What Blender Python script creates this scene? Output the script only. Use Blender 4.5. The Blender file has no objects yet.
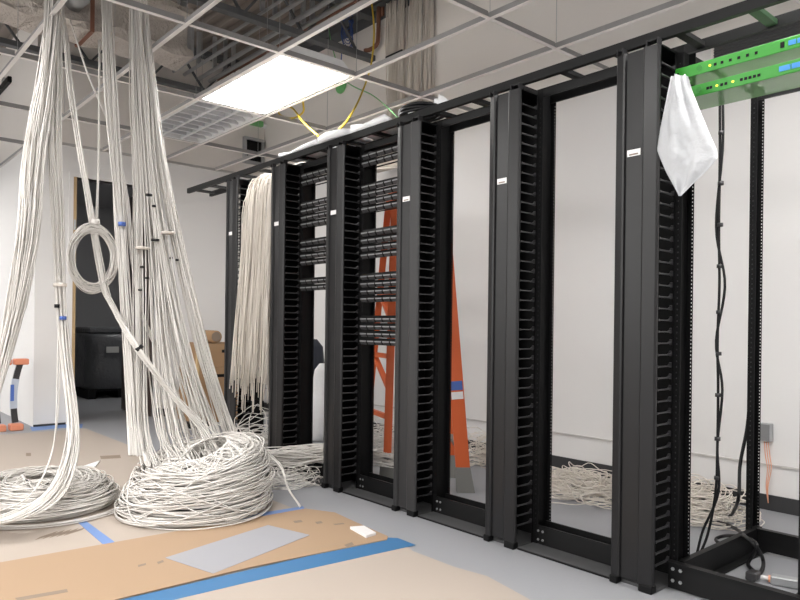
import bpy, math, random
from mathutils import Vector, Matrix
random.seed(7)
S = bpy.context.scene
COL = S.collection
PI = math.pi

# ------------------------------------------------------------------ camera
FPX, YAW, ROLL, CZ, CY = 684.14, math.radians(48.9), math.radians(.713), 1.006, 325.3
fw = Vector((-math.sin(YAW), math.cos(YAW), 0)); r0 = Vector((math.cos(YAW), math.sin(YAW), 0)); u0 = Vector((0, 0, 1))
rt = math.cos(ROLL)*r0 + math.sin(ROLL)*u0; up = -math.sin(ROLL)*r0 + math.cos(ROLL)*u0
cd = bpy.data.cameras.new('camera'); cam = bpy.data.objects.new('camera', cd); COL.objects.link(cam)
cam.matrix_world = Matrix(((rt.x, up.x, -fw.x, 0), (rt.y, up.y, -fw.y, 0), (rt.z, up.z, -fw.z, CZ), (0, 0, 0, 1)))
cd.sensor_width = 36; cd.lens = FPX/800*36; cd.shift_y = (CY-300)/800; cd.clip_start = .02
S.camera = cam
O = Vector((0, 0, CZ))
def at(px, py, **k):            # a survey point of the room: where a sight line meets the plane X, Y or Z = value
    (a, v), = k.items(); d = (px-400)/FPX*rt + (CY-py)/FPX*up + fw; i = 'XYZ'.index(a)
    return O + d*((v-O[i])/d[i])

# ------------------------------------------------------------------ world, exposure
w = bpy.data.worlds.new('world'); S.world = w; w.use_nodes = True
w.node_tree.nodes['Background'].inputs[0].default_value = (1, .985, .96, 1)
w.node_tree.nodes['Background'].inputs[1].default_value = 2.2
S.view_settings.view_transform = 'Standard'; S.view_settings.look = 'None'
S.view_settings.gamma = 1; S.view_settings.use_curve_mapping = False
S.view_settings.exposure = 0.75
LAMP = 15.0                      # emission of the lit ceiling fixtures

# ------------------------------------------------------------------ materials
MATS = {}
def mat(name, col, rough=.6, metal=0, noise=0, scale=20, bump=0, bscale=None, spec=.5, alpha=1, emit=0, trans=0, col2=None, stretch=None, sheen=0):
    m = bpy.data.materials.new(name); m.use_nodes = True; nt = m.node_tree; b = nt.nodes['Principled BSDF']
    b.inputs['Base Color'].default_value = (*col, 1); b.inputs['Roughness'].default_value = rough
    b.inputs['Metallic'].default_value = metal; b.inputs['Specular IOR Level'].default_value = spec
    b.inputs['Alpha'].default_value = alpha
    if trans: b.inputs['Transmission Weight'].default_value = trans
    if emit:
        b.inputs['Emission Color'].default_value = (*col, 1); b.inputs['Emission Strength'].default_value = emit
    if noise or bump:
        tc = nt.nodes.new('ShaderNodeTexCoord'); mp = nt.nodes.new('ShaderNodeMapping')
        nt.links.new(tc.outputs['Object'], mp.inputs[0])
        if stretch: mp.inputs['Scale'].default_value = stretch
        n = nt.nodes.new('ShaderNodeTexNoise'); n.inputs['Scale'].default_value = scale; n.inputs['Detail'].default_value = 6
        nt.links.new(mp.outputs[0], n.inputs['Vector'])
        if noise:
            mx = nt.nodes.new('ShaderNodeMix'); mx.data_type = 'RGBA'
            c2 = col2 if col2 else tuple(c*(1-noise) for c in col)
            mx.inputs[6].default_value = (*col, 1); mx.inputs[7].default_value = (*c2, 1)
            rp = nt.nodes.new('ShaderNodeMapRange'); rp.inputs[1].default_value = 2.25; rp.inputs[2].default_value = .7
            nt.links.new(n.outputs['Fac'], rp.inputs[0]); nt.links.new(rp.outputs[0], mx.inputs[0])
            nt.links.new(mx.outputs[2], b.inputs['Base Color'])
        if bump:
            n2 = n
            if bscale:
                n2 = nt.nodes.new('ShaderNodeTexNoise'); n2.inputs['Scale'].default_value = bscale; n2.inputs['Detail'].default_value = 4
                nt.links.new(mp.outputs[0], n2.inputs['Vector'])
            bp = nt.nodes.new('ShaderNodeBump'); bp.inputs['Strength'].default_value = bump; bp.inputs['Distance'].default_value = .02
            nt.links.new(n2.outputs['Fac'], bp.inputs['Height']); nt.links.new(bp.outputs[0], b.inputs['Normal'])
    MATS[name] = m; return m
mat('wall_paint', (.76, .745, .735), .85, noise=.04, scale=1.5, bump=.03, bscale=120)
mat('gypsum', (.88, .835, .79), .9, noise=.10, scale=2, bump=.05, bscale=40)
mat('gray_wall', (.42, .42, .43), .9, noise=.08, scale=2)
mat('concrete', (.36, .365, .385), .62, noise=.16, scale=5, bump=.05, bscale=60)
mat('deck', (.36, .31, .275), .65, .2, noise=.25, scale=6)
mat('joist', (.10, .105, .11), .6)
mat('galv', (.50, .51, .52), .45, .5, noise=.2, scale=15)
mat('rust_pipe', (.30, .13, .08), .6, noise=.3, scale=10)
mat('tee_white', (.80, .76, .73), .5)
mat('tee_web', (.30, .29, .285), .5)
mat('tee_gray', (.52, .50, .48), .5)
mat('fixture_white', (.82, .82, .82), .5)
mat('lamp', (1, .985, .96), .5, emit=LAMP)
mat('louver', (.62, .63, .65), .28, .35)
mat('fireproof', (.84, .76, .69), .95, noise=.35, scale=14, bump=1.0, bscale=35)
mat('cover', (.012, .0115, .0125), .36, noise=.25, scale=6, spec=.38)
mat('cover_worn', (.045, .044, .046), .5, noise=.55, scale=9, spec=.45, stretch=(2, 2, .8))
mat('black', (.0055, .0055, .006), .5, noise=.3, scale=12, spec=.2)
mat('black_plastic', (.035, .034, .036), .32, spec=.6)
mat('dusty', (.14, .14, .145), .7, noise=.5, scale=10)
mat('rail', (.007, .007, .0075), .5, noise=.3, scale=10, spec=.25)
mat('greenrung', (.012, .04, .014), .5)
mat('panel_gray', (.20, .20, .205), .35, spec=.5)
mat('label_white', (.8, .78, .78), .5)
mat('cable', (.70, .67, .635), .5)
mat('cable_beige', (.73, .675, .61), .55)
mat('black_cable', (.009, .009, .01), .45, spec=.35)
mat('yellow_cable', (.78, .55, .05), .5)
mat('green_cable', (.18, .50, .18), .5)
mat('blue_cable', (.05, .10, .32), .5)
mat('board', (.47, .405, .35), .8, noise=.10, scale=3, col2=(.41, .35, .30), bump=.04, bscale=30)
mat('cardboard', (.42, .285, .18), .75, noise=.12, scale=4)
mat('box_card', (.42, .26, .14), .8, noise=.15, scale=6)
mat('paper', (.34, .34, .365), .7, noise=.05, scale=6)
mat('blue_tape', (.05, .19, .40), .6, noise=.2, scale=12)
mat('pale_tape', (.15, .25, .50), .6)
mat('ink', (.24, .185, .14), .8)
mat('orange', (.72, .135, .035), .45, noise=.12, scale=8)
mat('orange_cap', (.70, .26, .15), .55)
mat('foot_gray', (.27, .265, .25), .6, noise=.3, scale=15)
mat('green_face', (.03, .31, .022), .42)
mat('green_body', (.20, .40, .16), .4, alpha=.55)
mat('emblem', (.022, .24, .018), .4)
mat('yellow_led', (.85, .95, .05), .4, emit=.6)
mat('blue_port', (.04, .30, .75), .4)
mat('bag', (.60, .61, .63), .30, alpha=.86, bump=.7, bscale=16, scale=14)
mat('foam', (.85, .85, .86), .7, bump=.3, bscale=25)
mat('wood', (.60, .42, .22), .65, noise=.25, scale=6, stretch=(8, 8, 1))
mat('dark_door', (.045, .03, .026), .5)
mat('wrap', (.15, .155, .165), .3, noise=.3, scale=5, bump=.6, bscale=18)
mat('white_sheet', (.62, .62, .6), .7)
mat('blue_print', (.07, .14, .45), .6)
mat('blue_bag', (.014, .018, .032), .5)
mat('sleeve', (.46, .50, .58), .5)
mat('copper', (.75, .36, .22), .5)
mat('base_black', (.03, .03, .032), .6)

# ------------------------------------------------------------------ mesh builder
class MB:
    def __init__(s): s.v = []; s.f = []
    def add(s, vs, fs):
        o = len(s.v); s.v += [tuple(p) for p in vs]; s.f += [tuple(i+o for i in f) for f in fs]; return s
    def box(s, x0, y0, z0, x1, y1, z1):
        if x0 > x1: x0, x1 = x1, x0
        if y0 > y1: y0, y1 = y1, y0
        if z0 > z1: z0, z1 = z1, z0
        return s.add([(x0,y0,z0),(x1,y0,z0),(x1,y1,z0),(x0,y1,z0),(x0,y0,z1),(x1,y0,z1),(x1,y1,z1),(x0,y1,z1)],
                     [(0,3,2,1),(4,5,6,7),(0,1,5,4),(1,2,6,5),(2,3,7,6),(3,0,4,7)])
    def bbox(s, x0, y0, z0, x1, y1, z1, b):          # box with chamfered edges
        xs, ys, zs = (x0, x1), (y0, y1), (z0, z1); vs = []; idx = {}
        for i in (0, 1):
            for j in (0, 1):
                for k in (0, 1):
                    sx, sy, sz = (1, -1)[i], (1, -1)[j], (1, -1)[k]
                    for a in range(3):
                        p = [xs[i]+sx*b, ys[j]+sy*b, zs[k]+sz*b]; p[a] = (xs[i], ys[j], zs[k])[a]
                        idx[i, j, k, a] = len(vs); vs.append(p)
        fs = []
        for a in range(3):
            o = [x for x in range(3) if x != a]
            for e in (0, 1):
                q = []
                for m, n in ((0,0),(1,0),(1,1),(0,1)):
                    c = [0,0,0]; c[a] = e; c[o[0]] = m; c[o[1]] = n; q.append(idx[(*c, a)])
                fs.append(q)
            for m in (0, 1):
                for n in (0, 1):
                    c0 = [0,0,0]; c0[o[0]] = m; c0[o[1]] = n; c1 = c0[:]; c1[a] = 1
                    fs.append([idx[(*c0, o[0])], idx[(*c1, o[0])], idx[(*c1, o[1])], idx[(*c0, o[1])]])
        for i in (0, 1):
            for j in (0, 1):
                for k in (0, 1): fs.append([idx[i, j, k, a] for a in range(3)])
        return s.add(vs, fs)
    def beam(s, p, q, wd, ht, upv=(0, 0, 1)):         # bar of rectangular section from p to q
        p, q = Vector(p), Vector(q); d = (q-p).normalized(); upv = Vector(upv)
        if abs(d.dot(upv)) > .98: upv = Vector((0, 1, 0))
        a = d.cross(upv).normalized()*wd/2; b = a.cross(d).normalized()*ht/2
        vs = [e+m*a+n*b for e in (p, q) for m, n in ((-1,-1),(1,-1),(1,1),(-1,1))]
        return s.add(vs, [(0,1,2,3),(7,6,5,4),(0,4,5,1),(1,5,6,2),(2,6,7,3),(3,7,4,0)])
    def prism(s, poly, axis, a, b):                   # 2D polygon swept along an axis
        n = len(poly)
        def P(p, t):
            return {'x': (t, p[0], p[1]), 'y': (p[0], t, p[1]), 'z': (p[0], p[1], t)}[axis]
        vs = [P(p, a) for p in poly] + [P(p, b) for p in poly]
        return s.add(vs, [tuple(range(n))[::-1], tuple(range(n, 2*n))] + [(i, (i+1) % n, n+(i+1) % n, n+i) for i in range(n)])
    def tube(s, pts, r, sides=5, closed=False):
        pts = [Vector(p) for p in pts]; n = len(pts)
        if n < 2: return s
        vs = []; fs = []; prev = None
        for i in range(n):
            if closed: d = pts[(i+1) % n]-pts[i-1]
            else: d = pts[min(i+1, n-1)]-pts[max(i-1, 0)]
            if d.length < 1e-9: d = Vector((0, 0, 1))
            d.normalize()
            if prev is None: a = d.orthogonal().normalized()
            else:
                a = prev-d*prev.dot(d)
                a = a.normalized() if a.length > 1e-6 else d.orthogonal().normalized()
            prev = a; b = d.cross(a)
            for k in range(sides):
                t = 2*PI*k/sides; vs.append(pts[i]+r*(math.cos(t)*a+math.sin(t)*b))
        m = n if closed else n-1
        for i in range(m):
            j = (i+1) % n
            for k in range(sides):
                k2 = (k+1) % sides; fs.append((i*sides+k, i*sides+k2, j*sides+k2, j*sides+k))
        if not closed: fs += [tuple(range(sides))[::-1], tuple(range((n-1)*sides, n*sides))]
        return s.add(vs, fs)
    def poly(s, pts, z0, z1):                         # floor sheet from an outline
        return s.prism([(p[0], p[1]) for p in pts], 'z', z0, z1)
    def mesh(s, name, smooth=False):
        me = bpy.data.meshes.new(name); me.from_pydata(s.v, [], s.f)
        import bmesh
        bm = bmesh.new(); bm.from_mesh(me); bmesh.ops.recalc_face_normals(bm, faces=bm.faces)
        bm.to_mesh(me); bm.free()
        if smooth: me.polygons.foreach_set('use_smooth', [True]*len(me.polygons))
        me.update(); return me

def link(name, me, m, parent=None, loc=None, rot=None):
    o = bpy.data.objects.new(name, me); COL.objects.link(o)
    if m and me and not me.materials: me.materials.append(MATS[m])
    if parent: o.parent = parent
    if loc: o.location = loc
    if rot: o.rotation_euler = rot
    return o
def part(name, mb, m, parent=None, smooth=False, loc=None, rot=None):
    return link(name, mb.mesh(name, smooth), m, parent, loc, rot)
def tag(o, label=None, cat=None, group=None, kind=None):
    if label: o['label'] = label
    if cat: o['category'] = cat
    if group: o['group'] = group
    if kind: o['kind'] = kind
    return o
def thing(name, label, cat, loc=(0, 0, 0), rz=0, group=None):
    o = bpy.data.objects.new(name, None); COL.objects.link(o); o.location = loc; o.rotation_euler = (0, 0, rz)
    o.empty_display_size = .1
    return tag(o, label, cat, group)
def struct(name, mb, m, label=None):
    o = part(name, mb, m); o['kind'] = 'structure'
    if label: o['label'] = label
    return o
def copy_tree(o, parent=None):
    c = o.copy(); COL.objects.link(c); c.parent = parent
    for ch in o.children: copy_tree(ch, c)
    return c
def catmull(P, n):
    P = [Vector(p) for p in P]; Q = [2*P[0]-P[1]]+P+[2*P[-1]-P[-2]]; out = []
    seg = len(P)-1
    for i in range(n):
        t = i/(n-1)*seg; k = min(int(t), seg-1); t -= k
        a, b, c, d = Q[k], Q[k+1], Q[k+2], Q[k+3]
        out.append(.5*((2*b)+(c-a)*t+(2*a-5*b+4*c-d)*t*t+(3*b-a-3*c+d)*t**3))
    return out
def lerp(a, b, t): return a+(b-a)*t

# ------------------------------------------------------------------ dimensions of the room
XF, YB, YC, ZC, ZD = -7.16, 4.08, 1.65, 2.715, 4.0     # far wall, back wall, corner of the block, ceiling grid, deck
XE, YN, XL = 3.0, -4.2, -11.2                          # near end wall, wall behind, end of the side passage
GX, GY = -3.77, 2.86                                   # a crossing of the ceiling grid, 1.2192 x 0.6096 m modules

# ------------------------------------------------------------------ setting
struct('floor', MB().box(XL, YN, -.06, XE, YB+.3, 0), 'concrete', 'pale grey concrete floor under the racks')
struct('wall_back', MB().box(XF-.12, YB, 0, XE, YB+.12, ZC), 'wall_paint', 'white painted wall behind the row of black racks')
struct('wall_back_upper', MB().box(XF-.12, YB, ZC, XE, YB+.12, ZD), 'gypsum', 'bare grey-brown wall above the ceiling grid')
D0, D1, DZ = 1.985, 2.815, 2.42
wf = MB(); wf.box(XF-.12, YC, 0, XF, D0, ZC); wf.box(XF-.12, D1, 0, XF, YB, ZC); wf.box(XF-.12, D0, DZ, XF, D1, ZC)
struct('wall_far', wf, 'wall_paint', 'white end wall with the dark doorway')
struct('wall_far_upper', MB().box(XF-.12, YC, ZC, XF, YB, ZD), 'gypsum', 'bare wall above the ceiling line over the doorway')
struct('wall_side', MB().box(XL, YC, 0, XF-.12, YC+.12, ZC), 'wall_paint', 'white wall running away left of the corner')
struct('wall_side_upper', MB().box(XL, YC, ZC, XF-.12, YC+.12, ZD), 'gypsum')
WX0, WX1, WZ0, WZ1 = -9.0, 2.4, .85, 3.75               # unseen windows assumed behind the camera, added to brighten above the grid
struct('wall_near', MB().box(XL, YN-.12, 0, XE, YN, WZ0).box(XL, YN-.12, WZ1, XE, YN, ZD).box(XL, YN-.12, WZ0, WX0, YN, WZ1).box(WX1, YN-.12, WZ0, XE, YN, WZ1), 'wall_paint')
wn = MB().box(WX0, YN-.10, WZ0, WX1, YN-.02, WZ0+.05).box(WX0, YN-.10, WZ1-.05, WX1, YN-.02, WZ1)
win = struct('added_window_1', wn, 'fixture_white', 'unseen window band opposite the racks, added for light')
for k in range(9):
    x = lerp(WX0, WX1-.06, k/8); part('mullion', MB().box(x, YN-.10, WZ0+.05, x+.06, YN-.02, WZ1-.05), 'fixture_white', win)

struct('wall_right', MB().box(XE, YN, 0, XE+.12, YB, ZD), 'wall_paint')
struct('wall_left', MB().box(XL-.12, YN, 0, XL, YC, ZD), 'wall_paint')
# room beyond the doorway
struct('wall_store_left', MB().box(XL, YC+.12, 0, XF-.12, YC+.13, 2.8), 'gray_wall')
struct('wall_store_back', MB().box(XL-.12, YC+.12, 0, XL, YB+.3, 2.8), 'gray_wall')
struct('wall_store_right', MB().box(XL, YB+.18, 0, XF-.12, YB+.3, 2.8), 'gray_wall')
struct('shade_lid_store', MB().box(XL, YC+.13, 2.8, XF-.12, YB+.3, 2.86), 'gray_wall')  # unseen lid, added to keep light from above out of this room
struct('baseboard_back', MB().box(XF, YB-.012, 0, XE, YB, .085), 'base_black', 'black rubber base along the back wall')
struct('baseboard_far', MB().box(XF, YC, 0, XF+.008, D0-.05, .02).box(XF, D1+.05, 0, XF+.01, YB-.012, .085), 'base_black')
tb = MB().box(XF, YB-.010, .247, XE, YB, .257)
struct('trim_1', tb, 'tee_gray', 'thin grey rail along the foot of the back wall')
# doorway: steel frame, wooden edge, open dark leaf
dr = struct('door_1', MB().box(XF-.13, D1-.01, 0, XF+.015, D1+.045, DZ+.04).box(XF-.13, D0-.045, 0, XF+.015, D0-.005, DZ+.04).box(XF-.13, D0-.005, DZ, XF+.015, D1-.01, DZ+.04), 'wall_paint', 'open doorway with white frame into a dark store room')
part('jamb_board', MB().box(XF-.12, D0-.005, 0, XF+.012, D0+.025, DZ), 'wood', dr)
part('door_leaf', MB().bbox(XF-.80, D1-.075, .01, XF-.02, D1-.03, DZ-.02, .004), 'dark_door', dr)
part('strike_plate', MB().box(XF+.012, D0, 1.9, XF+.016, D0+.02, 2.0), 'galv', dr)
part('door_stop', MB().box(XF+.015, D1+.01, 0, XF+.05, D1+.045, .10), 'base_black', dr)

# corrugated deck with ribs along the rows
prof = []; y = YN
while y < YB+.1:
    prof += [(y, ZD), (y+.04, ZD), (y+.06, ZD+.05), (y+.13, ZD+.05)]; y += .15
prof += [(y, ZD+.09), (YN, ZD+.09)]
n = len(prof); mb = MB()
vs = [(XL, p[0], p[1]) for p in prof]+[(XE, p[0], p[1]) for p in prof]
mb.add(vs, [(i, i+1, n+i+1, n+i) for i in range(n-3)]+[(n-2, n-1, 2*n-1, 2*n-2)])
ceil = struct('ceiling', mb, 'deck', 'corrugated metal deck above the open ceiling grid')
for k, x in enumerate((XF+.06, -5.12, -3.1, -1.1, .9)):      # bar joists across the room
    j = MB(); j.box(x-.05, YN, 3.92, x+.05, YB, 3.98); j.box(x-.04, YN, 3.52, x+.04, YB, 3.57)
    yy = YN; i = 0
    while yy < YB-.3:
        j.beam((x, yy, 3.55 if i % 2 else 3.93), (x, yy+.3, 3.93 if i % 2 else 3.55), .02, .02); yy += .3; i += 1
    part('bar_joist', j, 'joist', ceil)

# suspended grid
grid = bpy.data.objects.new('trim_2', None); COL.objects.link(grid); grid.location = (GX, GY, ZC)
tag(grid, 'white open ceiling grid without tiles', kind='structure')
def tee(mb, p, q):
    mb.beam(p, q, .025, .003); p2 = Vector(p)+Vector((0, 0, .02)); q2 = Vector(q)+Vector((0, 0, .02)); mb.beam(p2, q2, .004, .036)
def two_tone(me):                                       # white visible flange, darker grey web above it
    me.materials.append(MATS['tee_web'])
    for p in me.polygons:
        if p.center.z > .0016: p.material_index = 1
rows = [k for k in range(-11, 2)]
for k in rows:
    yk = .6096*k; xend = (XF if GY+yk > YC else XL)-GX
    m = MB(); tee(m, (xend+.002, yk, 0), (XE-GX, yk, 0)); two_tone(part('main_runner', m, 'tee_white', grid).data)
m = MB(); tee(m, (0, .016, 0), (0, .6096-.016, 0)); ctm = m.mesh('cross_tee'); ctm.materials.append(MATS['tee_white']); two_tone(ctm)
for i in range(-5, 6):
    for k in rows:
        x = -1.2192*i
        if GX+x < XF and GY+.6096*k > YC-.1: continue
        if k == 1 and GY+.6096*2 > YB+.01: continue
        link('cross_tee', ctm, 'tee_white', grid, (x, .6096*k, 0))
wm = MB().tube([(0, 0, .035), (0, 0, ZD-ZC)], .0018, 4).mesh('hanger_wire')
for i in range(-1, 3):
    for k in range(-4, 2):
        link('hanger_wire', wm, 'galv', grid, (-1.2192*i, .6096*k, 0))
wa = MB(); wa.box(XF, YC, ZC-.002, XF+.022, YB, ZC+.001).box(XF, YC, ZC, XF+.003, YB, ZC+.025)
struct('trim_3', wa, 'tee_gray', 'wall angle of the ceiling grid on the end wall')
wa = MB(); wa.box(XF, YB-.022, ZC-.002, XE, YB, ZC+.001).box(XF, YB-.003, ZC, XE, YB, ZC+.025)
struct('trim_4', wa, 'tee_white', 'wall angle of the ceiling grid on the back wall')
wa = MB(); wa.box(XL, YC-.022, ZC-.002, XF-.12, YC, ZC+.001).box(XL, YC-.003, ZC, XF-.12, YC, ZC+.025)
struct('trim_5', wa, 'tee_gray', 'wall angle left of the corner')

# ------------------------------------------------------------------ light fixtures in the grid
def fixture(x0, y0, label, lit=True):                   # x0,y0 = corner with smallest values, one 1.22 x 0.61 module
    L, Wd = 1.2192-.03, .6096-.03
    t = thing('light_fixture', label, 'light', (x0+.6096, y0+.3048, ZC+.002), 0, 'lay-in ceiling fixtures')
    hx, hy = L/2, Wd/2
    iy = hy-.09; h = MB(); h.box(-hx, -iy, .085, hx, iy, .09)
    h.prism([(-hy, .006), (-hy, .009), (-iy, .088), (-iy, .085)], 'x', -hx, hx).prism([(hy, .006), (hy, .009), (iy, .088), (iy, .085)], 'x', -hx, hx)
    for q in (-hx, hx-.003): h.prism([(-hy, .006), (hy, .006), (iy, .086), (-iy, .086)], 'x', q, q+.003)
    part('housing', h, 'fixture_white', t)
    fr = MB(); e = .022
    for a in ((-hx, -hy, hx, -hy+e), (-hx, hy-e, hx, hy), (-hx, -hy+e, -hx+e, hy-e), (hx-e, -hy+e, hx, hy-e)):
        fr.box(a[0], a[1], .002, a[2], a[3], .006)
    part('frame', fr, 'fixture_white', t)
    if lit:
        part('diffuser', MB().box(-hx+e, -hy+e, .004, hx-e, hy-e, .008), 'lamp', t)
    else:
        part('reflector', MB().box(-hx+e, -iy+.004, .074, hx-e, iy-.004, .078), 'louver', t)
        for k in range(1, 3):
            yv = -hy+e+(2*hy-2*e)*k/3
            part('louver_rib', MB().prism([(yv-.012, .006), (yv+.012, .006), (yv+.003, .06), (yv-.003, .06)], 'x', -hx+e, hx-e), 'louver', t)
        bl = MB().prism([(-.010, .008), (.010, .008), (.0025, .055), (-.0025, .055)], 'y', -hy+e, hy-e).mesh('louver_blade')
        for k in range(1, 9):
            link('louver_blade', bl, 'louver', t, (-hx+e+(2*hx-2*e)*k/9, 0, 0))
    return t
fixture(GX-1.2192, GY-.6096, 'bright lit rectangular panel light in the ceiling grid')
fixture(GX-2*1.2192, GY-.6096, 'unlit grey louvred light next to the lit panel', lit=False)
others = ['lit panel light over the near end of the rack row', 'lit panel light at the right end of the room', 'lit panel light in front of the hanging cables',
          'lit panel light above the camera position', 'lit panel light right of the camera', 'lit panel light in the middle of the side passage',
          'lit panel light far behind the camera', 'lit panel light behind and right of the camera', 'lit panel light at the far end of the side passage']
spots = [(GX+1.2192*2, GY-.6096), (GX+1.2192*4, GY-.6096), (GX-1.2192, GY-.6096*5), (GX+1.2192, GY-.6096*5), (GX+1.2192*3, GY-.6096*5),
         (GX-1.2192*3, GY-.6096*8), (GX-1.2192, GY-.6096*9), (GX+1.2192*2, GY-.6096*9), (GX-1.2192*5, GY-.6096*5)]
for (x, y), l in zip(spots, others): fixture(x, y, l)

# ------------------------------------------------------------------ vertical cable managers
MW, MP, MX1, MY, MH = .1826, .6666, -1.4926, 2.42, 2.108
def manager_proto():
    t = thing('cable_manager', 'x', 'cable manager', (0, 0, 0), 0, 'upright cable managers between the racks')
    hw = MW/2
    # front cover: two raised rails with a recessed panel between
    P = [(-hw, .018), (-hw, .012), (-hw+.004, .009), (-hw+.034, 0), (-hw+.042, .0015), (-hw+.046, .010), (hw-.066, .010), (hw-.062, .0), (hw-.056, -.003), (hw-.008, .004), (hw, .010), (hw, .018)]
    part('front_cover', MB().prism(P, 'z', .03, MH-.025), 'cover', t)
    for sx, x0, x1 in ((-1, -hw, -hw+.036), (1, hw-.058, hw)):
        part('bottom_foot', MB().bbox(x0, -.004, 0, x1, .034, .03, .004), 'black', t)
        c = MB(); c.box(x0+.004, 0, MH-.025, x0+.009, .03, MH).box(x1-.009, 0, MH-.025, x1-.004, .03, MH).box(x0+.009, .006, MH-.006, x1-.009, .03, MH)
        part('top_clip', c, 'cover', t)
    part('spine', MB().box(-hw, .232, .0, hw, .235, MH-.03).box(-hw, .128, .0, -hw+.003, .232, MH-.03).box(hw-.003, .128, .0, hw, .232, MH-.03), 'black', t)
    part('base_plate', MB().box(-hw+.003, .034, 0, hw-.003, .232, .012), 'dusty', t)
    part('top_bracket', MB().box(-hw, .03, MH-.03, hw, .235, MH-.022), 'black', t)
    F = [(.128, -.006), (.120, -.0032), (.032, -.0022), (.030, -.0045), (.024, -.0045), (.024, .0045), (.030, .0045), (.032, .0022), (.106, .0026), (.117, .006), (.1225, .013), (.128, .015)]
    fm = MB().prism(F, 'x', -.0045, .0045).mesh('finger')
    for k in range(44):
        z = .105+k*.04445
        for s in (-1, 1): link('finger', fm, 'black_plastic', t, (s*(hw-.0045), 0, z))
    return t
mgr_labels = ['nearest and largest cable manager upright, with a plastic bag beside its top', 'second cable manager upright from the right, beside the open bay with floor cables',
              'third cable manager upright from the right, scuffed grey, with an orange ladder behind', 'fourth cable manager upright from the right, left of the five patch panel groups',
              'fifth cable manager upright from the right, right of the hanging white cables', 'farthest cable manager upright, at the left end of the rack row']
stick_z = [1.69, 1.68, 1.685, 1.69, 1.69, 1.685]
proto = manager_proto()
mgrs = []
for i in range(6):
    m = proto if i == 0 else copy_tree(proto)
    m.location = (MX1-MP*i+MW/2, MY, 0); m['label'] = mgr_labels[i]
    if i == 2:
        for ch in m.children:
            if ch.name.startswith('front_cover'):
                ch.data = ch.data.copy(); ch.data.materials.clear(); ch.data.materials.append(MATS['cover_worn'])
    mgrs.append(m)
for i, m in enumerate(mgrs):
    xs = -.012 if i < 3 else -.014
    st = part('name_sticker', MB().box(xs-.028, .0085, stick_z[i]-.014, xs+.028, .0095, stick_z[i]+.012), 'label_white', m)
    if i < 3:
        part('print_line', MB().box(xs-.020, .0082, stick_z[i]-.010, xs+.018, .0085, stick_z[i]-.004), 'ink', st)

# ------------------------------------------------------------------ racks
def post_mesh(s, H=2.10, dep=.10):                        # C channel, web at x=0, flanges towards s
    m = MB(); th = .0025; fl = .029*s
    m.box(0, 0, 0, th*s, dep, H)
    for yy, pitch in ((0, .02222), (dep-th, .0148)):
        front = yy == 0; h0, h1 = (.0125, .0175) if front else (.021, .0255)
        m.box(th*s, yy, 0, h0*s, yy+th, H); m.box(h1*s, yy, 0, fl, yy+th, H)
        z = .10
        m.box(h0*s, yy, 0, h1*s, yy+th, z)
        while z < H-.06:
            m.box(h0*s, yy, z+.0055 if front else z+.0055, h1*s, yy+th, z+pitch); z += pitch
        m.box(h0*s, yy, z, h1*s, yy+th, H)
    return m.mesh('post')
postL, postR = post_mesh(1), post_mesh(-1)
RW = MP-MW
def two_post(i, label):
    xm = MX1-MP*(i-1)-RW/2
    t = thing('open_rack', label, 'rack', (xm, MY, 0), 0, 'open racks in the row')
    h = RW/2-.001
    link('post', postL, 'black', t, (-h, .135, 0)); link('post', postR, 'black', t, (h, .135, 0))
    part('base_angle', MB().box(-h+.003, .138, .008, h-.003, .146, .095).box(-h+.003, .02, 0, h-.003, .1375, .008), 'rail', t)
    part('floor_flange', MB().box(-h+.004, .022, .0085, h-.004, .136, .0105), 'dusty', t)
    part('base_angle', MB().box(-h+.003, .224, .008, h-.003, .232, .095).box(-h+.003, .2325, 0, h-.003, .35, .008), 'rail', t)
    part('top_angle', MB().box(-h+.003, .138, 2.065, h-.003, .146, 2.10), 'rail', t)
    part('top_angle', MB().box(-h+.003, .224, 2.06, h-.003, .232, 2.10), 'rail', t)
    bm = MB().prism([(.006*math.cos(a*PI/3), .006*math.sin(a*PI/3)) for a in range(6)], 'y', -.004, 0).mesh('bolt')
    for bx in (-h+.03, -h+.055, h-.03, h-.055):
        for bz in (.03, .07): link('bolt', bm, 'panel_gray', t, (bx, .138, bz))
    return t
bay_labels = [None, 'open black rack frame between the two nearest cable managers', 'open black rack frame with the orange ladder foot seen behind it',
              'open black rack frame carrying five groups of patch panels', 'open black rack frame with four groups of patch panels, farther along',
              'open black rack frame filled with hanging white cables']
for i in range(1, 6): two_post(i, bay_labels[i])

# four-post rack at the near right end
t = thing('four_post_rack', 'four-post open rack at right edge holding the green appliances', 'rack', (MX1+MW+RW/2, MY, 0), 0, 'open racks in the row')
h = RW/2-.001
link('post', postL, 'black', t, (-h, .135, 0)); link('post', postR, 'black', t, (h, .135, 0))
rearL = post_mesh(1, 2.13, .08); rearR = post_mesh(-1, 2.13, .08)
link('post', rearL, 'black', t, (-h, .83, 0)); link('post', rearR, 'black', t, (h, .83, 0))
part('front_base_bar', MB().box(-h+.003, .118, .004, h-.003, .134, .105).box(-h+.003, .10, .105, h-.003, .134, .109), 'rail', t)
part('side_base_bar', MB().box(-h+.032, .16, .004, -h+.044, .90, .10).box(-h+.044, .16, .004, -h+.08, .90, .010).box(-h+.018, .16, .10, -h+.044, .90, .104), 'rail', t)
part('side_base_bar', MB().box(h-.044, .16, .004, h-.032, .90, .10).box(h-.08, .16, .004, h-.044, .90, .010), 'rail', t)
part('rear_base_bar', MB().box(-h+.045, .845, .011, h-.045, .86, .105).box(-h+.045, .83, .105, h-.045, .86, .109), 'rail', t)
part('rear_top_bar', MB().box(-h+.003, .838, 2.05, h-.003, .85, 2.07), 'rail', t)
part('side_top_bar', MB().box(-h+.004, .238, 2.075, -h+.016, .828, 2.095), 'rail', t)
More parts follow.
